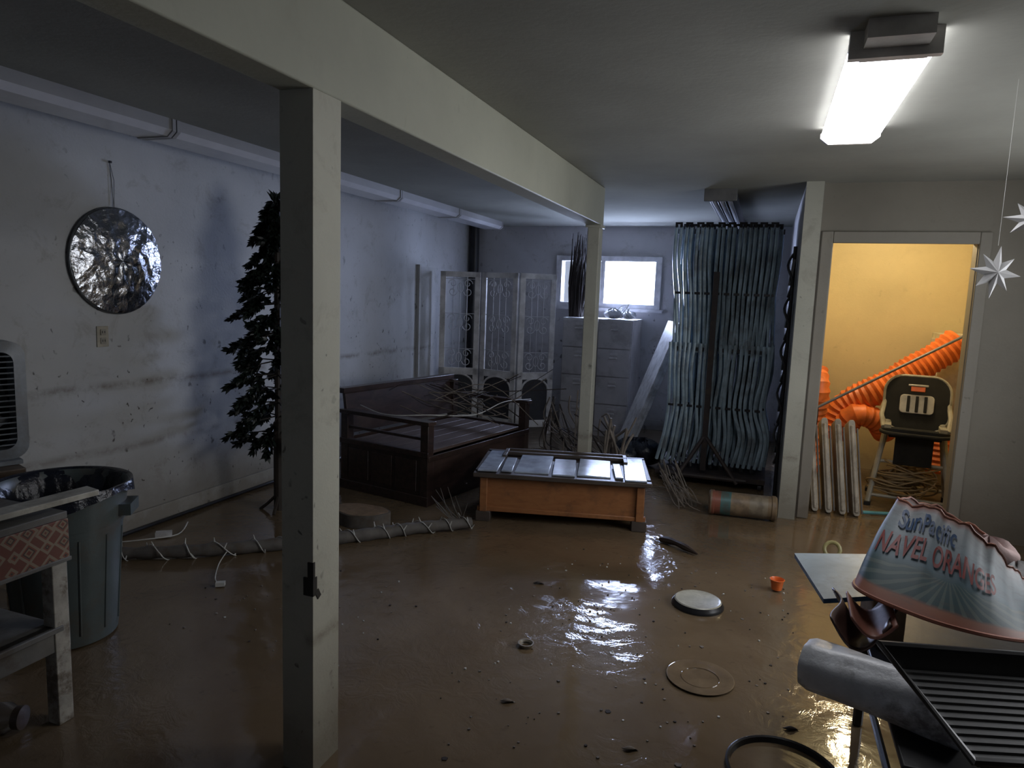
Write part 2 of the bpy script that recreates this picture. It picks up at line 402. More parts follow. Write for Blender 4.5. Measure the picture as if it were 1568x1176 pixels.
b=B(); T=Matrix.Translation((-2.36,1.50,.05))@Matrix.Rotation(math.radians(25),4,'Z')@Matrix.Rotation(math.radians(90),4,'Y')
b.lathe([(0,-.07),(.045,-.07),(.05,-.06),(.05,.03),(.035,.055),(.035,.07)],(0,0,0),gl,24,M=T)
b.lathe([(.038,.055),(.04,.08),(0,.082)],(0,0,0),mat('jar_lid_brown',(.07,.05,.04),.4),24,M=T)
b.finish('glass_jar')

# ------------------------------------------------------------------ christmas tree
M_leaf=mat('artificial_tree_foliage',(.011,.018,.013),.4,var=.5)
M_trunk=mat('artificial_tree_trunk',(.03,.022,.016),.6)
b=B(); cx,cy=-3.1,3.9
b.tube([(cx,cy,0),(cx,cy,2.12)],.024,M_trunk,10)
b.tube([(cx,cy,0),(cx,cy,.62)],.035,M_trunk,10)
for k in range(4):
    a=k*math.pi/2+.4; b.tube([(cx,cy,.12),(cx+.08*math.cos(a),cy+.08*math.sin(a),.04),(cx+.13*math.cos(a),cy+.13*math.sin(a),.0)],.012,M_trunk,6)
def rad(z):
    if z<.6: return .25
    return .26*(1-((z-.6)/1.65)**1.8)+.04
def tuft(p,d,L,nb):
    d=d.normalized(); s=d.orthogonal().normalized(); w=d.cross(s)
    for k in range(nb):
        a=rnd(0,6.283); sp=rnd(.15,1.2); dr=(d+ (s*math.cos(a)+w*math.sin(a))*sp).normalized()
        l=L*rnd(.7,1.1); sd=dr.cross(Vector((rnd(-1,1),rnd(-1,1),rnd(-1,1)))).normalized()*.012
        q=p+d*rnd(-.035,.03)
        b.add([q-sd*.4,q+dr*l*.5-sd,q+dr*l,q+dr*l*.5+sd,q+sd*.4],[(0,1,2,3,4)],M_leaf)
z=.52
while z<2.14:
    R=rad(z); nbr=8 if R>.13 else 6; off=rnd(0,6)
    for k in range(nbr):
        a=off+k*6.283/nbr+rnd(-.25,.25); Rk=R*rnd(.68,1.15)
        droop=rnd(-.08,.0)
        tip=Vector((cx+Rk*math.cos(a),cy+Rk*math.sin(a),z+droop))
        st=Vector((cx,cy,z+.05)); mid=(st+tip)/2+Vector((0,0,.03))
        b.tube([st,mid,tip],[.006,.004,.003],M_trunk,5)
        dd=tip-mid
        tuft(tip,dd,.062,28); tuft(mid*.35+tip*.65,dd,.058,24); tuft(mid*.75+tip*.25,dd,.06,20)
        if rnd(0,1)<.7:
            sd=Vector((-math.sin(a),math.cos(a),rnd(-.3,.3)))*rnd(-.07,.07); tuft(tip-dd*.4+sd,dd+sd*4,.055,20)
    z+=.096
tuft(Vector((cx,cy,2.10)),Vector((0,0,1)),.09,30)
b.finish('christmas_tree')

# ------------------------------------------------------------------ log with string lights, log slice
M_bark=mat('grey_bark',(.11,.10,.09),.7,dirt=.5,scale=16)
P=catmull([(-3.30,2.78,.035),(-2.95,2.98,.04),(-2.6,3.28,.035),(-2.25,3.62,.035),(-2.0,3.88,.04),(-1.72,4.10,.05)],10)
b=B(); b.tube(P,[.040-.012*abs(i/len(P)-.6)+.003*math.sin(i*1.7) for i in range(len(P))],M_bark,12)
h=[]
for i in range(len(P)*6-6):
    t=i/6; k=int(t); fr=t-k; p0=P[k]; p1=P[min(k+1,len(P)-1)]; q=p0.lerp(p1,fr)
    d=(p1-p0).normalized(); s_=Vector((-d.y,d.x,0)); a=t*1.6+.8*math.sin(t*.7)
    h.append(q+s_*.044*math.cos(a)+Vector((0,0,1))*.044*math.sin(a))
b.tube(h,.0028,M_string,5)
for i in range(4,len(h),7):
    q=h[i]; b.tube([q,q+Vector((rnd(-.02,.02),rnd(-.02,.02),.03))],[.005,.002],M_string,5)
b.tube(catmull([(-2.8,3.08,.04),(-2.75,2.95,.01),(-2.62,2.78,.008),(-2.55,2.74,.01)],6),.003,M_string,5); b.box((-2.54,2.73,.015),(.045,.03,.02),M_string,rot=(0,0,.6))
for a in range(12):
    e=(-1.8+rnd(-.22,.10),4.08+rnd(-.12,.0),rnd(.12,.30))
    b.tube([(-1.78,4.06,.06),((-1.78+e[0])/2+rnd(-.03,.03),(4.06+e[1])/2,e[2]*.5),e],[.005,.003,.0015],M_bark,5)
b.finish('branch_with_string_lights')
b=B(); ring=[]
for i in range(30):
    a=i*math.pi/15; r=1+.06*math.sin(3*a)+.03*math.sin(7*a); ring.append((-2.45+.20*r*math.cos(a),3.92+.13*r*math.sin(a)))
b.prism(ring,.0,.085,M_bark); b.prism([(-2.45+(x+2.45)*.93,3.92+(y-3.92)*.93) for x,y in ring],.085,.088,mat('cut_wood_face',(.26,.18,.12),.6,dirt=.4,scale=20))
b.finish('log_slice',bevel=.004)
b=B()
b.tube(catmull([(-3.5,2.95,.012),(-3.4,3.05,.012),(-3.3,3.2,.012),(-3.42,3.4,.012)],5),.004,M_string,5); b.box((-3.36,3.15,.02),(.09,.05,.03),M_white,rot=(0,0,.7))
b.finish('power_strip')

# ------------------------------------------------------------------ bench
M_bw=wood('dark_mahogany',(.022,.014,.012),(.060,.036,.030),.32,'Y')
M_bi=wood('mahogany_lighter',(.075,.048,.04),(.12,.085,.07),.5,'Y')
T=RZ((-2.48,5.2,0),-11.5); b=B(); w=.425; L=.72
def bx(*a,m=M_bw): b.bb(*a,m,M=T)
for x,y,h in((w-.03,-L+.03,.61),(-w+.03,-L+.03,.62),(w-.03,L-.03,.61),(-w+.03,L-.03,.74)):
    bx(x-.035,x+.035,y-.035,y+.035,0,h)
bx(-w,w,-L,-L+.03,.0,.40); bx(-w,w,L-.03,L,.0,.40); bx(w-.03,w,-L,L,.0,.36); bx(-w,-w+.03,-L,L,.0,.40)
for k in range(3):
    x0=-w+.08+k*.235; bx(x0,x0+.20,-L-.006,-L,.10,.33)
bx(-w-.01,w+.01,-L-.012,-L,.36,.40); bx(w,w+.012,-L,L,.33,.37); bx(-w-.01,w+.012,-L-.012,-L,.0,.07)
bx(-w-.01,w+.02,-L-.02,-L+.07,.595,.625); bx(-w,w+.02,L-.06,L+.02,.595,.625)
bx(-w,w,-L+.01,-L+.035,.48,.50)
for i in range(5):
    x0=-w+.06+i*.145; bx(x0,x0+.142,-L+.05,L-.05,.36,.385,m=M_bi)
b.box((-w+.02,0,.60),(.03,2*L-.04,.34),M_bw,rot=(0,-.16,0),M=T)
bx(-w-.06,-w+.02,-L,L,.745,.785)
b.box((-w+.035,0,.50),(.012,2*L-.1,.03),M_bw,rot=(0,-.16,0),M=T)
b.finish('wooden_bench',bevel=.006)

# ------------------------------------------------------------------ coffee table
T=RZ((-1.29,4.77,0),13.5); b=B(); M_or=wood('orange_stained_wood',(.26,.105,.04),(.36,.155,.06),.4,'X')
M_ob=wood('dark_table_frame',(.05,.04,.034),(.09,.072,.06),.5,'X')
M_tile=mat('blue_grey_tile',(.40,.46,.56),.2,var=.3,scale=6,dirt=.3)
W=.56;Dp=.34
b.bb(-W,W,-Dp,-Dp+.025,.07,.315,M_or,M=T); b.bb(-W,W,Dp-.025,Dp,.07,.315,M_or,M=T)
b.bb(-W,-W+.025,-Dp,Dp,.07,.315,M_or,M=T); b.bb(W-.025,W,-Dp,Dp,.07,.315,M_or,M=T)
b.bb(-W+.02,W-.02,-Dp+.02,Dp-.02,.20,.22,M_ob,M=T)
b.bb(-W-.012,W+.012,-Dp-.012,-Dp+.03,.07,.10,M_or,M=T)
for x in(-W+.03,W-.03):
    b.box((x,-Dp-.012,.19),(.05,.02,.24),M_or,M=T)
    for y in(-Dp+.03,Dp-.03): b.box((x,y,.036),(.10,.10,.072),M_ob,M=T)
b.bb(-W-.04,W+.04,-Dp-.05,-Dp+.05,.315,.345,M_ob,M=T); b.bb(-W-.04,W+.04,Dp-.05,Dp+.03,.315,.345,M_ob,M=T)
b.bb(-W-.04,-W+.10,-Dp,Dp,.315,.345,M_ob,M=T); b.bb(W-.10,W+.04,-Dp,Dp,.315,.345,M_ob,M=T)
b.bb(-W+.10,W-.10,-Dp+.04,.20,.315,.335,M_ob,M=T)
b.bb(-W+.10,W-.10,.20,.225,.345,.37,M_ob,M=T); b.bb(-W+.10,-W+.13,.08,.33,.345,.37,M_ob,M=T); b.bb(W-.13,W-.10,.08,.33,.345,.37,M_ob,M=T); b.bb(-W+.1,W-.1,.31,.33,.345,.37,M_ob,M=T)
x=-W-.02
for k,(wd,y0,y1) in enumerate(((.15,-.37,.30),(.09,-.34,.05),(.25,-.32,.17),(.17,-.35,.08),(.24,-.32,.15),(.07,-.34,.05),(.16,-.38,.28))):
    b.box((x+wd/2,(y0+y1)/2,.352+.004*(k%2)),(wd-.014,y1-y0,.012),M_tile,rot=(rnd(-.02,.02),rnd(-.02,.02),rnd(-.03,.03)),M=T); x+=wd+.005
b.finish('wooden_coffee_table',bevel=.004)

# ------------------------------------------------------------------ folding screen
M_scr=mat('screen_white_paint',(.58,.57,.56),.5,dirt=.25); M_iron=mat('screen_scrollwork_iron',(.50,.50,.51),.5)
M_fab=mat('screen_dark_panel',(.03,.03,.035),.7)
pts=[(-3.50,7.20),(-3.05,7.36),(-2.55,7.22),(-2.20,7.50)]
b=B()
for i in range(3):
    x0,y0=pts[i];x1,y1=pts[i+1]; L=math.hypot(x1-x0,y1-y0); a=math.atan2(y1-y0,x1-x0)
    T=Matrix.Translation((x0,y0,0))@Matrix.Rotation(a,4,'Z'); g=.012
    b.bb(g,g+.062,-.012,.012,0,1.79,M_scr,M=T); b.bb(L-g-.062,L-g,-.012,.012,0,1.79,M_scr,M=T)
    b.bb(g,L-g,-.012,.012,1.73,1.79,M_scr,M=T); b.bb(g,L-g,-.012,.012,.62,.70,M_scr,M=T); b.bb(g,L-g,-.012,.012,.08,.16,M_scr,M=T)
    b.bb(g+.05,L-g-.05,-.004,.004,.16,.62,M_fab,M=T)
    cxm=L/2; wi=L/2-g-.055
    b.tube([(cxm+wi*math.cos(t),-.005,.50+.13*math.sin(t)) for t in [math.pi*k/16 for k in range(17)]],.012,M_scr,6,M=T)
    for sx in(-1,0,1):
        xx=cxm+sx*wi*.45; b.tube([(xx,0,.70),(xx,0,1.73)],.0045,M_iron,5,M=T)
    for zc in(.82,1.22,1.61):
        b.tube([(cxm-wi,0,zc+.1),(cxm+wi,0,zc+.1)],.004,M_iron,5,M=T)
        for sx in(-1,1):
            for s2 in(-1,1):
                sp=[]
                for k in range(22):
                    t=k/21; an=t*3.6*math.pi/1.6; r=.052*(1-t*.75)
                    sp.append((cxm+sx*(wi*.50)+sx*s2*r*math.cos(an)*1.0,0,zc+s2*(.045)+s2*r*math.sin(an)))
                b.tube(sp,.005,M_iron,5,M=T)
        b.tube([(cxm+.03*math.cos(k*math.pi/6),0,zc+.055*math.sin(k*math.pi/6)) for k in range(12)],.005,M_iron,5,closed=True,M=T)
b.finish('folding_screen',bevel=.002)

# ------------------------------------------------------------------ filing cabinets
M_fc=mat('filing_cabinet_beige',(.44,.42,.41),.45,dirt=.3,var=.1,scale=5)
for k,x0 in enumerate((-2.15,-1.745)):
    b=B(); x1=x0+.385
    b.bb(x0,x1,7.63,8.25,.0,1.32,M_fc)
    for i in range(4):
        z0=.06+i*.313; b.bb(x0+.012,x1-.012,7.612,7.63,z0,z0+.302,M_fc)
        b.bb(x0+.15,x1-.15,7.60,7.612,z0+.20,z0+.215,M_scr); b.bb(x0+.15,x1-.15,7.606,7.612,z0+.235,z0+.265,M_fc)
    b.finish('filing_cabinet',bevel=.004)
M_tw=mat('dark_twigs',(.03,.022,.018),.8,var=.4)
b=B(); tx=-2.07
for i in range(110):
    a=rnd(0,6.28); r0=rnd(.0,.08); r1=rnd(.02,.11); h=rnd(.45,.98)
    c0=(tx+r0*math.cos(a),7.85+r0*math.sin(a),1.325); a2=a+rnd(-.5,.5)
    c2=(tx+r1*math.cos(a2)*.9+.02,7.85+r1*math.sin(a2),1.325+h)
    c1=((c0[0]+c2[0])/2+rnd(-.03,.03)+.02*math.cos(a),(c0[1]+c2[1])/2+.02*math.sin(a),1.32+h*.5)
    b.tube([c0,c1,c2],[.010,.008,.003],M_tw,5)
b.finish('twig_bundle')
b=B(); M_bag=mat('translucent_plastic_bag',(.5,.52,.56),.2,bump=.6,scale=10)
for (x,y,s_) in((-1.62,7.85,.10),(-1.46,7.9,.08)):
    b.grid(lambda u,v_:(x+s_*math.sin(math.pi*v_)*math.cos(6.283*u)*(1+.2*math.sin(5*u*6.28+v_*9)),y+s_*math.sin(math.pi*v_)*math.sin(6.283*u),1.322+s_*.55*(1-math.cos(math.pi*v_))*(1+.12*math.sin(9*u*6.28))),24,12,M_bag,closeu=True)
for k in range(8): b.tube(catmull([(-1.6+rnd(-.1,.15),7.8+rnd(-.06,.06),1.34),(-1.55+rnd(-.1,.1),7.85,1.42+rnd(0,.08)),(-1.5+rnd(-.12,.15),7.8,1.33)],5),.005,M_white,5)
b.finish('plastic_bag_heap')

# leaning folding table (white slab)
b=B(); T=Matrix.Translation((-1.05,7.0,.71))@Matrix.Rotation(math.radians(20),4,'Z')@Matrix.Rotation(math.radians(-70),4,'Y')
b.box((0,0,.0),(1.34,.50,.045),M_white,M=T); b.bb(-.67,.67,-.25,-.23,-.05,-.02,M_white,M=T); b.bb(-.67,.67,.23,.25,-.05,-.02,M_white,M=T)
b.tube([(-.5,-.2,-.05),(.2,-.2,-.05),(.2,.2,-.05),(-.5,.2,-.05)],.012,M_metal,8,M=T)
b.finish('folded_table',bevel=.008)

# ------------------------------------------------------------------ rack of folded chairs
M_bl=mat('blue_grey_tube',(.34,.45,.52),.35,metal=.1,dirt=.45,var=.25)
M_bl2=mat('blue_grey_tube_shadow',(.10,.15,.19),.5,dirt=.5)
M_rust=mat('rusty_cart_steel',(.035,.027,.027),.6,dirt=.4)
b=B()
def chairs(y,n,m,xa,xb,seed,tr=.0155):
    R=random.Random(seed)
    for i in range(n):
        t=i/(n-1); x=xa+(xb-xa)*t; j=R.uniform(-.008,.008); lean=(t-.5)*-.05; k1=R.uniform(-.012,.012); k2=R.uniform(-.014,.014)
        for s_ in(-.019,.019):
            pl_=[(x+s_+j,y,2.17),(x+s_+j-.004,y-.01,1.9),(x+s_*1.15+lean,y-.02,1.62),(x+s_*.9+lean*1.5+.004,y,1.40),(x+s_*.6+lean*2+k1,y-.01,1.12)]
            b.tube(catmull(pl_,4),tr,m,7)
            pl_=[(x+s_*1.1+.004-j,y-.03,1.20),(x+s_+.004-j+k2,y-.04,.95),(x+s_*1.2-.004-j+lean,y-.02,.66),(x+s_*.8+.012-j-lean+k1,y-.03,.42),(x+s_*1.2-lean*1.2-.02,y,.16)]
            b.tube(catmull(pl_,4),tr,m,7)
        b.tube([(x-.019+j,y,2.16),(x-.019+j,y-.012,2.20),(x+.019+j,y-.012,2.20),(x+.019+j,y,2.16)],.014,M_dark,7)
        b.tube([(x+j,y+.0,1.62),(x+j+.02,y-.02,1.14)],.010,m,6)
        b.box((x+lean*2,y-.02,1.15),(.05,.03,.03),M_dark); b.box((x+lean,y-.03,1.62),(.045,.012,.02),M_dark); b.box((x+lean,y-.03,.66),(.045,.012,.02),M_dark)
        b.tube([(x-.037,y,.16),(x-.03,y-.012,.125)],.015,M_dark,7)
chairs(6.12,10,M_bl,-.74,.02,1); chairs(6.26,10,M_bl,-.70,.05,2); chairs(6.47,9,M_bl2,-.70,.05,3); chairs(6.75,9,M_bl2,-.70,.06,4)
for k in range(9):
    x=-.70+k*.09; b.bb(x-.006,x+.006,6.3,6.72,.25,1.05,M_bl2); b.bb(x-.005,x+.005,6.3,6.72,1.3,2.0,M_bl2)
b.bb(-.43,-.385,6.03,6.07,.12,1.80,M_rust); b.bb(-.80,.10,6.4,6.44,2.14,2.18,M_rust); b.bb(-.43,-.385,6.4,6.44,.1,2.15,M_rust)
b.bb(-.42,-.39,6.05,6.42,1.74,1.79,M_rust)
b.tube([(-.41,6.05,.42),(-.62,5.93,.05)],.018,M_rust,8); b.tube([(-.41,6.05,.42),(-.12,5.97,.05)],.018,M_rust,8); b.tube([(-.75,5.98,.08),(-.05,5.98,.08)],.02,M_rust,8)
b.bb(-.80,.10,6.0,6.9,.06,.10,M_rust)
for x,y in((-.75,6.05),(.06,6.05),(-.75,6.85),(.06,6.85)): b.tube([(x-.015,y,.03),(x+.015,y,.03)],.03,M_dark,12)
b.finish('folding_chair_rack')
b=B()
for i in range(5):
    z=1.95-i*.33
    b.tube(catmull([(.17,5.9,z),(.13,5.8,z-.10),(.17,5.78,z-.22),(.15,5.85,z-.34)],4),.010,M_dark,6)
    b.box((.165,5.9,z-.15),(.02,.14,.20),M_dark,rot=(0,.1,0))
b.tube([(.175,5.88,0),(.175,5.88,2.0)],.014,M_dark,8); b.tube([(.175,5.8,0),(.175,5.8,1.7)],.012,M_dark,8)
b.finish('black_chair_stack')
b=B()
for k in range(7):
    x,y,s_=rnd(-1.25,-.95),rnd(6.35,6.6),rnd(.12,.18)
    b.grid(lambda u,v_:(x+s_*math.sin(math.pi*v_)*math.cos(6.283*u)*(1+.15*math.sin(4*u*6.28+k)),y+s_*.8*math.sin(math.pi*v_)*math.sin(6.283*u),s_*.7*(1-math.cos(math.pi*v_))*(1+.1*math.sin(7*u*6.28+v_*5))),20,12,M_liner,closeu=True)
b.finish('garbage_bag_pile')

can_m,nt,p=newmat('painted_canister')
tc=N(nt,'ShaderNodeTexCoord').outputs['Object']; sx=N(nt,'ShaderNodeSeparateXYZ'); nt.links.new(tc,sx.inputs[0])
f=math_(nt,'ADD',math_(nt,'MULTIPLY',sx.outputs['X'],2.0),.5)
cc=ramp(nt,f,[(0,(.20,.14,.09)),(.08,(.24,.08,.05)),(.2,(.06,.16,.16)),(.34,(.25,.18,.11)),(.6,(.24,.20,.14)),(.85,(.20,.14,.08))],'CONSTANT')
cc=mixc(nt,math_(nt,'MULTIPLY',ramp(nt,noise(nt,tc,14,6),[(.45,0.0),(.6,1.0)]),.6),cc,(.10,.07,.045)); nt.links.new(cc,p.inputs['Base Color']); p.inputs['Roughness'].default_value=.45
b=B(); T=Matrix.Translation((-.055,5.22,.09))@Matrix.Rotation(math.radians(4),4,'Z')@Matrix.Rotation(math.radians(90),4,'Y')
b.lathe([(0,-.235),(.08,-.235),(.09,-.225),(.09,-.20),(.085,-.195),(.085,.195),(.09,.20),(.09,.225),(.08,.235),(0,.235)],(0,0,0),can_m,32,M=T)
b.finish('painted_canister')

# branch debris
b=B(); M_dw=mat('driftwood',(.17,.145,.12),.8,var=.4)
cl=lambda x:max(x,-1.78)
for i in range(44):
    x0,y0=rnd(-1.6,-.95),rnd(5.6,6.1); a=rnd(1.9,3.6); L=rnd(.3,.8); z0=rnd(.03,.35)
    p1=(cl(x0+L*.5*math.cos(a)+rnd(-.08,.08)),y0+.25*L*math.sin(a),z0+rnd(.02,.25)); p2=(cl(x0+L*math.cos(a)*.8)+rnd(0,.08),y0+.35*L*math.sin(a),z0+rnd(.05,.55))
    b.tube(catmull([(x0,y0,z0),p1,p2],4),[rnd(.003,.008)]*9,random.choice((M_tw,M_dw)),5)
for i in range(12):
    x0,y0=rnd(-1.2,-1.05),rnd(5.55,5.7)
    b.tube(catmull([(x0,y0,.0),(x0+rnd(-.08,.08),y0+rnd(-.05,.05),.3),(x0+rnd(-.15,.15),y0+rnd(-.08,.08),rnd(.4,.6))],4),[rnd(.008,.016)]*9,M_dw,6)
b.finish('branch_debris_pile')
b=B()
for i in range(20):
    y0=rnd(4.7,5.6); p0=(-2.75+rnd(-.05,.3),y0,rnd(.64,.8))
    b.tube(catmull([p0,(p0[0]+.35,p0[1]+rnd(-.3,.3),rnd(.55,.85)),(p0[0]+rnd(.5,.9),p0[1]+rnd(-.2,.5),rnd(.45,.95))],4),[rnd(.002,.006)]*9,random.choice((M_tw,M_dw,M_dw)),5)
b.tube(catmull([(-2.9,4.62,.66),(-2.6,4.5,.63),(-2.3,4.6,.64),(-2.1,5.0,.60),(-2.0,5.4,.66),(-1.9,5.8,.64)],8),.004,M_string,5)
b.finish('tangled_twigs')
b=B()
for i in range(26):
    x0,y0=rnd(-.60,-.45),rnd(5.2,5.6)
    b.tube(catmull([(x0-.12,y0+rnd(.1,.25),rnd(.05,.3)),(x0,y0,rnd(.03,.12)),(x0+rnd(.0,.12),y0-rnd(.0,.1),.02)],4),[rnd(.002,.006)]*9,M_dw,5)
b.finish('reed_bundle')

# ------------------------------------------------------------------ floor debris
M_lid=mat('lid_cream_enamel',(.42,.42,.36),.3,dirt=.35,scale=12)
b=B(); b.lathe([(0,.03),(.10,.03),(.112,.034),(.118,.03),(.122,.012),(.128,.008),(.128,.0)],(-.215,3.55,0),M_lid,40)
b.lathe([(.119,.028),(.126,.014),(.131,.006),(.131,0)],(-.215,3.55,0.002),M_dark,40); b.finish('bucket_lid')
b=B(); M_oc=mat('orange_cup_plastic',(.75,.16,.03),.35,bump=0)
b.lathe([(0,.01),(.027,.01),(.036,.062),(.040,.066),(.037,.068),(.032,.062),(.025,.015),(0,.013)],(.17,3.92,0),M_oc,24); b.finish('plastic_cup')
b=B(); M_gp=mat('mud_filled_glass_dish',(.165,.12,.075),.05,bump=0)
b.lathe([(.075,.004),(.105,.005),(.132,.010),(.137,.009),(.13,.002),(.12,-.001)],(-.14,2.83,0),M_gp,40); b.lathe([(0,.002),(.075,.003),(.077,.006),(.08,.003)],(-.14,2.83,0),M_gp,40); b.finish('glass_plate')
b=B(); b.lathe([(.024,.0),(.034,.012),(.036,.018),(.03,.018),(.024,.010)],(-.89,2.79,0),mat('jar_ring_tin',(.25,.22,.17),.4),24); b.finish('jar_ring')
b=B(); b.tube(catmull([(-.53,4.42,.02),(-.42,4.36,.03),(-.28,4.26,.015)],5),[.016,.02,.024,.026,.022,.018,.02,.022,.016,.01,.005],mat('rotten_stick',(.035,.022,.016),.5),8); b.finish('floating_stick')
b=B(); b.tube([(.50+.045*math.cos(k*.419),4.60+.02*math.sin(k*.419),.055+.042*math.sin(k*.419)) for k in range(15)],.012,mat('yellow_tape_ring',(.33,.29,.12),.4),8,closed=True); b.finish('tape_ring')
b=B(); M_cb=mat('green_plastic_tray',(.35,.40,.30),.35)
b.lathe([(.0,.01),(.12,.01),(.15,.04),(.157,.04),(.125,.003)],(.62,4.35,0),M_cb,30,sx=1.1,sy=.8); b.finish('shallow_dish')
b=B(); R=random.Random(3)
for i in range(240):
    x,y=R.uniform(-1.1,.25),R.uniform(1.95,4.1)
    if R.random()<.2: x,y=R.uniform(-2.6,-1.5),R.uniform(2.3,3.2)
    n=R.randint(4,6); s_=R.uniform(.002,.0065)*(2.4 if R.random()<.05 else 1); a0=R.uniform(0,6)
    if math.hypot(x-.17,y-2.33)<.22 or math.hypot(x+.14,y-2.83)<.17 or math.hypot(x+.215,y-3.55)<.16: continue
    b.prism([(x+s_*R.uniform(.6,1.2)*math.cos(a0+k*6.283/n),y+s_*R.uniform(.6,1.2)*math.sin(a0+k*6.283/n)) for k in range(n)],-.002,R.uniform(.002,.006),R.choice((M_dw,M_string,M_tw,M_dw)))
for (x,y) in((-1.05,3.45),(-.82,2.35),(-.33,2.25),(.2,2.6)):
    b.grid(lambda u,v_:(x+.05*(u-.5)+.01*v_,y+.03*(v_-.5)*math.sin(math.pi*u)+.01*u,.004+.012*math.sin(math.pi*u)*math.sin(3*v_+u)),8,6,R.choice((M_dw,M_tw)))
b.finish('floating_debris',solid=.001)
b=B(); b.lathe([(.168,.0),(.172,.018),(.178,.022),(.184,.018),(.182,0)],(.17,2.33,0),M_dark,48); b.finish('sunken_tub_rim')

# ------------------------------------------------------------------ storage room contents
M_beige=mat('folding_chair_beige',(.42,.38,.31),.5,dirt=.5)
b=B()
for i in range(4):
    x=.42+i*.095; T=Matrix.Translation((x+.045,5.62,0))@Matrix.Rotation(math.radians(-16),4,'X')@Matrix.Rotation(math.radians(-6),4,'Y')
    o=rrect(.085,.72,.03,4)
    n=len(o)
    b.add([(px*.55,-.03,pz+.365) for px,pz in o]+[(px*.55,.22,pz+.365) for px,pz in o],[tuple(range(n)),tuple(range(n,2*n))[::-1]]+[(k,(k+1)%n,(k+1)%n+n,k+n) for k in range(n)],M_beige,T)
    b.tube([(0,-.035,.03),(0,-.035,.68)],.011,M_beige,8,M=T); b.tube([(.036,-.03,.02),(.036,-.03,.66)],.008,mat('chair_gap_grey',(.14,.13,.12),.5),6,M=T)
b.finish('folded_beige_chairs',bevel=.003,fix=True)
M_duct=mat('orange_duct_hose',(.85,.19,.035),.45,dirt=.25,scale=7)
def hose(b,P,r,step=.024):
    C=catmull(P,24); rr=[];out=[]
    L=[0]
    for i in range(1,len(C)): L.append(L[-1]+(C[i]-C[i-1]).length)
    n=int(L[-1]/step); j=0
    for k in range(n+1):
        s_=k*step
        while j<len(L)-2 and L[j+1]<s_: j+=1
        t=(s_-L[j])/max(1e-6,L[j+1]-L[j]); out.append(C[j].lerp(C[j+1],min(1,t))); rr.append(r*(1.0 if k%2 else .88)*(1+.05*math.sin(k*.37)))
    b.tube(out,rr,M_duct,20)
b=B(); hose(b,[(.66,6.82,.38),(.72,6.8,.66),(.92,6.75,.82),(1.15,6.76,.98),(1.40,6.78,1.17),(1.55,6.8,1.30)],.13)
hose(b,[(1.50,6.86,.15),(1.50,6.86,.45),(1.45,6.84,.72),(1.30,6.84,.82),(1.15,6.85,.75)],.10)
hose(b,[(1.08,6.85,.45),(.98,6.72,.58),(.80,6.66,.62),(.72,6.74,.46)],.105)
b.finish('orange_duct_hose')
b=B(); hose(b,[(.45,6.55,.10),(.46,6.5,.55),(.47,6.42,.85),(.45,6.5,1.0)],.095,.03); b.finish('orange_duct_coil')
b=B(); b.tube([(.46,6.22,.72),(1.55,6.5,1.38)],.011,mat('grey_pole',(.12,.12,.13),.4),10); b.tube([(.46,6.22,.0),(.46,6.22,.72)],.011,M_dark,8); b.finish('metal_pole')
M_hc=mat('high_chair_beige',(.36,.34,.27),.4,dirt=.2); M_hs=mat('high_chair_seat_grey',(.020,.020,.018),.7,spec=.25); M_hw=mat('high_chair_white',(.5,.48,.42),.4)
b=B(); T=RZ((1.18,6.22,0),-8)
for sx_ in(-1,1):
    b.tube([(sx_*.28,-.22,.02),(sx_*.19,.02,.66)],.022,M_hc,10,M=T); b.tube([(sx_*.28,.26,.02),(sx_*.19,-.02,.60)],.022,M_hc,10,M=T)
    b.box((sx_*.28,-.22,.015),(.05,.07,.03),M_hs,M=T); b.box((sx_*.28,.26,.015),(.05,.07,.03),M_hs,M=T)
    b.box((sx_*.19,.0,.62),(.05,.26,.05),M_hc,M=T)
b.tube([(-.27,-.20,.08),(.27,-.20,.08)],.014,M_hc,8,M=T); b.tube([(-.27,.24,.08),(.27,.24,.08)],.014,M_hc,8,M=T); b.tube([(-.235,-.09,.34),(.235,-.09,.34)],.014,M_hc,8,M=T)
def rpanel(o,y0,y1,sc0,sc1,m,TT):
    n=len(o); b.add([(x*sc0,y0,z*sc0) for x,z in o]+[(x*sc1,y1,z*sc1) for x,z in o],[tuple(range(n)),tuple(range(n,2*n))[::-1]]+[(k,(k+1)%n,(k+1)%n+n,k+n) for k in range(n)],m,TT)
TB=T@Matrix.Translation((0,.10,.80))@Matrix.Rotation(math.radians(-14),4,'X')
rpanel(rrect(.46,.44,.13),-.02,.03,1.0,.92,M_hs,TB); rpanel(rrect(.24,.15,.03),-.035,-.02,1,1,M_hw,TB@Matrix.Translation((0,0,-.01)))
for x in(-.06,0,.06): b.box((x,-.04,-.01),(.022,.008,.13),M_hs,M=TB)
b.box((0,-.045,.11),(.10,.015,.04),M_oc,M=TB); b.box((0,-.05,.14),(.14,.01,.016),M_hw,M=TB)
b.tube([(q[0],-.01,q[1]) for q in rrect(.46,.44,.13)],.013,M_hc,8,closed=True,M=TB)
b.box((0,-.05,.58),(.36,.30,.05),M_hs,M=T)
rpanel(rrect(.46,.24,.11),-.02,.02,1,1,M_hs,T@Matrix.Translation((0,-.18,.60))@Matrix.Rotation(math.radians(80),4,'X'))
b.tube([(q[0],q[1]-.18,.60) for q in rrect(.47,.25,.11)],.014,M_hs,8,closed=True,M=T)
for sx_ in(-1,1): b.tube([(sx_*.22,-.12,.62),(sx_*.24,.02,.70),(sx_*.22,.12,.84)],.018,M_hc,8,M=T)
b.box((0,-.16,.45),(.26,.04,.22),M_hs,M=T)
b.finish('high_chair',bevel=.006,fix=True)
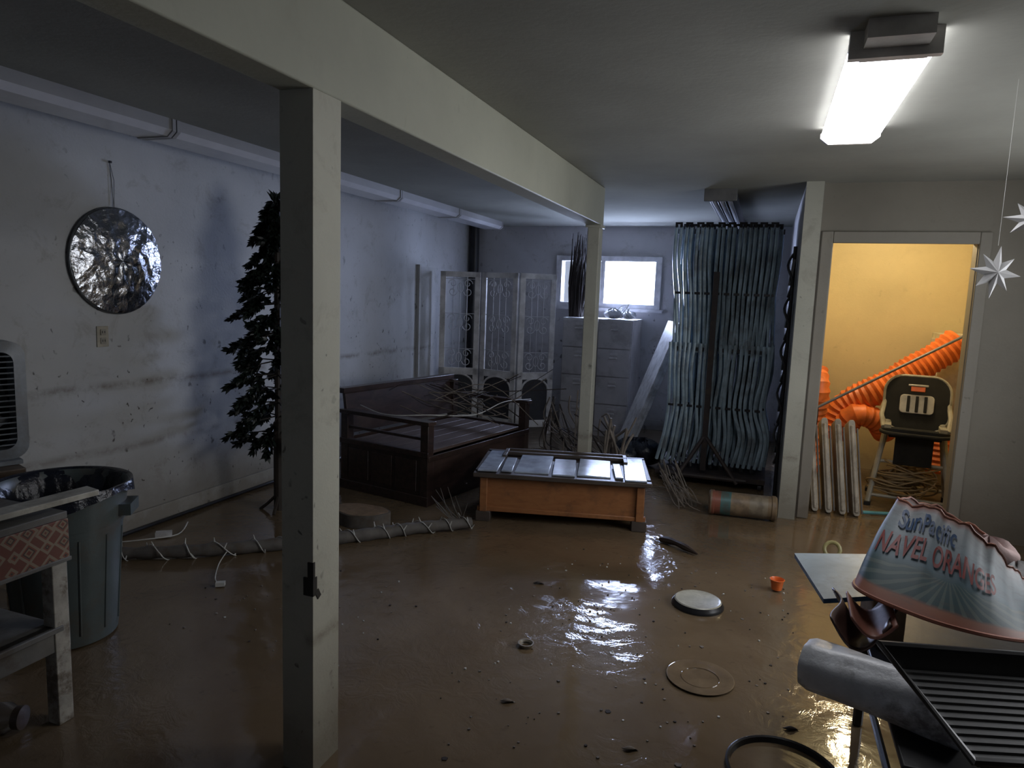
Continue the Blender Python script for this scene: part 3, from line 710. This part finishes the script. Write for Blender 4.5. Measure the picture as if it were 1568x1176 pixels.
b=B(); R=random.Random(5); M_wk=mat('tan_cable',(.30,.22,.12),.6)
for k in range(30):
    r=R.uniform(.09,.20); cx_,cy_=1.12+R.uniform(-.07,.07),6.15+R.uniform(-.04,.04); tl=R.uniform(.0,.10); ph=R.uniform(0,6)
    b.tube([(cx_+r*math.cos(t*.314),cy_+r*.7*math.sin(t*.314),.11+k*.006+tl*math.sin(t*.314+ph)) for t in range(20)],.007,M_wk,5,closed=True)
b.finish('coiled_cable')
b=B(); b.tube(catmull([(.80,5.70,.02),(1.0,5.76,.02),(1.25,5.80,.03),(1.27,5.88,.03)],6),.013,mat('teal_hose',(.05,.25,.28),.4),8); b.finish('garden_hose')
b=B(); b.bb(1.45,1.68,7.0,7.35,0,1.35,mat('pale_cabinet',(.62,.58,.42),.5)); b.bb(1.44,1.45,7.02,7.33,.05,.64,M_hw); b.bb(1.44,1.45,7.02,7.33,.68,1.30,M_hw); b.finish('storage_cabinet',bevel=.005)

# ------------------------------------------------------------------ right foreground pile
M_tt=mat('dark_table_top',(.03,.03,.032),.4,dirt=.3)
b=B(); b.bb(.40,1.25,1.82,2.80,.42,.44,M_tt)
for x in(.44,1.2):
    for y in(1.88,2.74): b.tube([(x,y,0),(x,y,.42)],.018,M_dark,10)
b.tube([(.44,1.88,.2),(.44,2.74,.2)],.012,M_dark,8); b.finish('work_table',bevel=.006)
b=B(); M_fp=mat('painted_blue_white_panel',(.30,.37,.42),.35,dirt=.35,var=.25,scale=5); M_edge=mat('blue_panel_edge',(.06,.13,.24),.4)
vs=[(.17,2.74,.625),(.50,2.84,.64),(.50,2.46,.64),(.25,2.40,.60)]
b.add([(x,y,z-.018) for x,y,z in vs]+vs,[(4,5,6,7)],M_fp); b.add([(x,y,z-.018) for x,y,z in vs]+vs,[(0,3,2,1),(0,1,5,4),(1,2,6,5),(2,3,7,6),(3,0,4,7)],M_edge)
b.finish('plastic_panel',bevel=.004)
b=B(); b.box((.46,2.62,.515),(.10,.26,.15),mat('cardboard_carton',(.22,.15,.09),.8,dirt=.3)); b.finish('cardboard_carton',bevel=.004)
# fruit bin with printed label
lab,nt,p=newmat('printed_fruit_label')
uv=N(nt,'ShaderNodeUVMap'); uv.uv_map='UVMap'; sx=N(nt,'ShaderNodeSeparateXYZ'); nt.links.new(uv.outputs[0],sx.inputs[0])
U_,V_=sx.outputs['X'],sx.outputs['Y']
base=ramp(nt,V_,[(0,(.30,.11,.07)),(.10,(.32,.14,.09)),(.14,(.05,.09,.10)),(.36,(.07,.12,.13)),(.44,(.13,.20,.24)),(.72,(.27,.32,.35)),(.93,(.30,.32,.33)),(.98,(.26,.11,.08))])
ang=math_(nt,'ARCTAN2',math_(nt,'SUBTRACT',V_,.44),math_(nt,'MULTIPLY',math_(nt,'SUBTRACT',U_,.20),2.6))
ray_=math_(nt,'SINE',math_(nt,'MULTIPLY',ang,30.0)); ray_=ramp(nt,ray_,[(.2,0.0),(.5,1.0)])
gate=math_(nt,'MULTIPLY',math_(nt,'LESS_THAN',V_,.38),math_(nt,'GREATER_THAN',V_,.12))
cc=mixc(nt,math_(nt,'MULTIPLY',math_(nt,'MULTIPLY',ray_,gate),.45),base,(.20,.24,.21))
dn=ramp(nt,noise(nt,uv.outputs[0],9,8,.7),[(.50,0.0),(.70,.5)]); cc=mixc(nt,dn,cc,(.12,.105,.095))
nt.links.new(cc,p.inputs['Base Color']); p.inputs['Roughness'].default_value=.5
lo=catmull([(.32,2.30,.70),(.46,2.17,.69),(.63,2.17,.665),(.80,2.30,.62),(.84,2.52,.58),(.68,2.66,.60),(.46,2.58,.66)],10,True)
hi=catmull([(.46,2.58,.915),(.56,2.45,.925),(.68,2.40,.865),(.78,2.45,.765),(.86,2.60,.72),(.75,2.74,.80),(.58,2.72,.88)],10,True)
n=len(lo)
me_v=[];me_f=[];uvs=[]
NV=12
for i in range(n): hi[i]=hi[i]+Vector((0,0,.007*math.sin(i*.9)+.004*math.sin(i*2.1)))
for j in range(NV):
    t=j/(NV-1)
    for i in range(n):
        q=lo[i].lerp(hi[i],t); cen=Vector((.6,2.45,q.z)); dr=(q-cen).normalized()
        q=q+dr*(.009*math.sin(i*.38+t*2.6)*math.sin(math.pi*t)-.012*math.exp(-((i-16)/3)**2)*t*math.sin(math.pi*t))
        me_v.append(q)
for j in range(NV-1):
    for i in range(n):
        i2=(i+1)%n; me_f.append((j*n+i,j*n+i2,(j+1)*n+i2,(j+1)*n+i)); uvs+= [(i/n,j/(NV-1)),((i+1)/n,j/(NV-1)),((i+1)/n,(j+1)/(NV-1)),(i/n,(j+1)/(NV-1))]
me=bpy.data.meshes.new('bin_wall'); me.from_pydata(me_v,[],me_f); ul=me.uv_layers.new(name='UVMap')
for k,q in enumerate(uvs): ul.data[k].uv=q
me.materials.append(lab); me.shade_smooth()
root=bpy.data.objects.new('fruit_bin',None); sc.collection.objects.link(root)
ob=bpy.data.objects.new('bin_wall',me); sc.collection.objects.link(ob); ob.parent=root
b=B(); b.tube(hi,.004,mat('bin_rim_orange',(.28,.11,.07),.5),6,closed=True); b.tube(lo,.006,mat('bin_rim_orange2',(.28,.10,.06),.5),6,closed=True)
b.add([q for q in lo],[tuple(range(n))],mat('bin_bottom',(.2,.14,.1),.8)); o=b.finish('bin_rims'); o.parent=root
def surf(u,v_,off=.005):
    x=(u%1)*n; i=int(x)%n; f=x-int(x); y=v_*(NV-1); j=min(int(y),NV-2); g=y-j
    a=me_v[j*n+i].lerp(me_v[j*n+(i+1)%n],f); c=me_v[(j+1)*n+i].lerp(me_v[(j+1)*n+(i+1)%n],f); q=a.lerp(c,g)
    tu=(lo[(i+1)%n]-lo[i]).lerp(hi[(i+1)%n]-hi[i],v_); nn=tu.cross(c-a).normalized()
    return q+nn*off
def label(txt,u0,u1,v0,v1,m,shear=0,arc=0):
    import bmesh
    cu=bpy.data.curves.new('t','FONT'); cu.body=txt; cu.size=1; cu.offset=.018
    to=bpy.data.objects.new('t',cu); sc.collection.objects.link(to); bpy.context.view_layer.update()
    dg=bpy.context.evaluated_depsgraph_get(); mm=bpy.data.meshes.new_from_object(to.evaluated_get(dg)); bpy.data.objects.remove(to)
    bm=bmesh.new(); bm.from_mesh(mm); bmesh.ops.triangulate(bm,faces=bm.faces)
    bmesh.ops.subdivide_edges(bm,edges=[e for e in bm.edges if e.calc_length()>.2],cuts=2,use_grid_fill=True); bmesh.ops.triangulate(bm,faces=bm.faces); bm.to_mesh(mm); bm.free()
    xs=[v.co.x for v in mm.vertices]; ysy=[v.co.y for v in mm.vertices]; a,bq=min(xs),max(xs); c,d=min(ysy),max(ysy)
    for v in mm.vertices:
        s_=(v.co.x-a)/(bq-a); t=(v.co.y-c)/(d-c)
        v.co=surf(u0+(u1-u0)*s_,v0+(v1-v0)*t+arc*math.sin(math.pi*s_)+shear*s_)
    mm.materials.clear(); mm.materials.append(m); o=bpy.data.objects.new('label_text',mm); sc.collection.objects.link(o); o.parent=root
M_red=mat('label_red_ink',(.24,.045,.04),.5,bump=0); M_blu=mat('label_blue_ink',(.03,.07,.16),.5,bump=0)
label('NAVEL ORANGES',.03,.315,.42,.64,M_red,arc=.04); label('SunPacific',.055,.20,.72,.92,M_blu)
b=B(); M_rag=mat('pale_rag',(.50,.36,.34),.8,bump=.4); M_rag2=mat('white_rag',(.5,.5,.5),.8,bump=.4)
for (x,y,z,s_,m) in((.74,2.60,.77,.075,M_rag),(.81,2.56,.725,.06,M_rag2)):
    b.grid(lambda u,v_:(x+s_*math.sin(math.pi*v_)*math.cos(6.283*u)*(1+.25*math.sin(3*u*6.28+v_*6)),y+s_*math.sin(math.pi*v_)*math.sin(6.283*u),z+s_*.6*math.cos(math.pi*v_)*(1+.3*math.sin(5*u*6.28))),28,14,m,closeu=True)
o=b.finish('rags'); o.parent=root
b=B(); M_br=mat('brown_leathery_plastic',(.06,.03,.022),.4); M_or2=mat('rusty_orange_plastic',(.20,.075,.05),.5)
b.grid(lambda u,v_:(.265+.16*v_+.02*math.sin(5*u),2.34-.22*u+.03*v_,.665-.09*math.sin(math.pi*v_)-.01*u),14,12,M_br)
b.grid(lambda u,v_:(.30+.12*v_,2.29-.15*u,.68-.05*math.sin(math.pi*v_)-.02*u),14,12,M_or2)
b.finish('curled_plastic_sheet',solid=.006)
b=B(); M_pr=mat('muddy_white_plastic_roll',(.66,.68,.72),.35,dirt=.75,scale=8,bump=.4,dirtcol=(.06,.045,.035))
def roll(u,v_):
    a=2*math.pi*u; P0=Vector((.185,2.10,.52)); P1=Vector((.56,1.96,.515)); ax=(P1-P0).normalized(); s1=ax.cross(Vector((0,0,1))).normalized(); s2=s1.cross(ax)
    r=.073*(1+.05*math.sin(3*a+v_*4)+.03*math.sin(7*a-v_*6)); 
    if v_<.03: r*=.9
    return P0.lerp(P1,v_)+(s1*math.cos(a)+s2*math.sin(a))*r
b.grid(roll,36,24,M_pr,closeu=True)
b.grid(lambda u,v_: (lambda q:(q.x,q.y,q.z))(Vector((.188,2.099,.52)).lerp(roll(u,0),v_)+Vector((.03*(1-v_),-.01*(1-v_),0))),36,4,M_fab,closeu=True)
b.finish('plastic_wrap_roll')
b=B()
A=Vector((.33,1.90,.685)); Bc=Vector((.80,2.13,.635)); C=Vector((.46,1.66,.60)); 
ex=(Bc-A); ey=(C-A); ez=ex.cross(ey).normalized()
if ez.z<0: ez=-ez
def tray(u,v_):
    e=min(u,1-u,v_,1-v_); lip=.05*max(0,1-e/.09)
    rib=.005*(1 if int(v_*30)%2 else 0) if e>.09 else 0
    return A+ex*u*1.25+ey*v_*1.15+ez*(lip+rib-.03)
b.grid(tray,40,90,mat('matte_black_plastic',(.013,.013,.014),.55,bump=.05))
b.tube([tray(0,0)+ez*.003,tray(1,0)+ez*.003,tray(1,1)+ez*.003,tray(0,1)+ez*.003],.008,M_dark,6,closed=True)
b.finish('black_ribbed_tray',solid=.004,ang=25)
M_star=mat('white_paper_star',(.62,.62,.62),.6,bump=0,var=.05)
def star(c,r,yaw,strz):
    b=B(); T=Matrix.Translation(c)@Matrix.Rotation(yaw,4,'Z')@Matrix.Rotation(.12,4,'Y'); NT=8
    vs=[(0,-.018,0),(0,.018,0)]
    for k in range(2*NT):
        a=math.pi*k/NT+math.pi/2; rr=r*(1 if k%4==0 else .86) if k%2==0 else r*.42
        vs.append((rr*math.cos(a),0,rr*math.sin(a)))
    fs=[]
    for k in range(2*NT):
        k2=(k+1)%(2*NT); fs+=[(0,2+k,2+k2),(1,2+k2,2+k)]
    b.add(vs,fs,M_star,T); b.tube([(c[0],c[1],c[2]+r),(c[0],c[1],strz)],.0006,M_string,4); return b.finish('paper_star_ornament',ang=5)
star((.80,3.12,1.70),.10,.35,2.398); star((.905,3.16,1.90),.09,-.2,2.398)

# ------------------------------------------------------------------ lights
def area(name,loc,rot,sx_,sy_,e,col):
    l=bpy.data.lights.new(name,'AREA'); l.shape='RECTANGLE'; l.size=sx_; l.size_y=sy_; l.energy=e; l.color=col
    o=bpy.data.objects.new(name,l); sc.collection.objects.link(o); o.location=loc; o.rotation_euler=rot; return o
area('daylight_window',(-1.82,8.66,1.78),(math.radians(-66),0,0),1.3,.75,310,(.54,.65,1.0))
area('added_side_fill',(2.34,3.5,1.5),(0,math.radians(90),0),1.0,1.6,27,(1.0,.97,.93))  # added fill light from the right, out of view, brightens the left side
l=bpy.data.lights.new('storage_bulb','POINT'); l.energy=38; l.color=(1.0,.78,.46); l.shadow_soft_size=.06
o=bpy.data.objects.new('storage_bulb',l); sc.collection.objects.link(o); o.location=(.95,6.3,2.25)
w=bpy.data.worlds.new('w'); sc.world=w; w.use_nodes=True; w.node_tree.nodes['Background'].inputs[0].default_value=(.72,.82,1,1); w.node_tree.nodes['Background'].inputs[1].default_value=3.0

# ------------------------------------------------------------------ camera
th=math.atan(384/1070); p_=math.radians(7.3); r_=math.radians(2.1)
fh=Vector((-math.sin(th),math.cos(th),0)); R0=Vector((math.cos(th),math.sin(th),0))
fw=fh*math.cos(p_)+Vector((0,0,-math.sin(p_))); up=R0.cross(fw)
R2=R0*math.cos(r_)+up*math.sin(r_); U2=-R0*math.sin(r_)+up*math.cos(r_)
cd=bpy.data.cameras.new('camera'); cd.sensor_width=36; cd.lens=1065/1568*36; cd.clip_start=.02
co=bpy.data.objects.new('camera',cd); sc.collection.objects.link(co)
Mx=Matrix((R2,U2,-fw)).transposed().to_4x4(); Mx.translation=(0,0,1.55); co.matrix_world=Mx
sc.camera=co
sc.view_settings.view_transform='Standard'
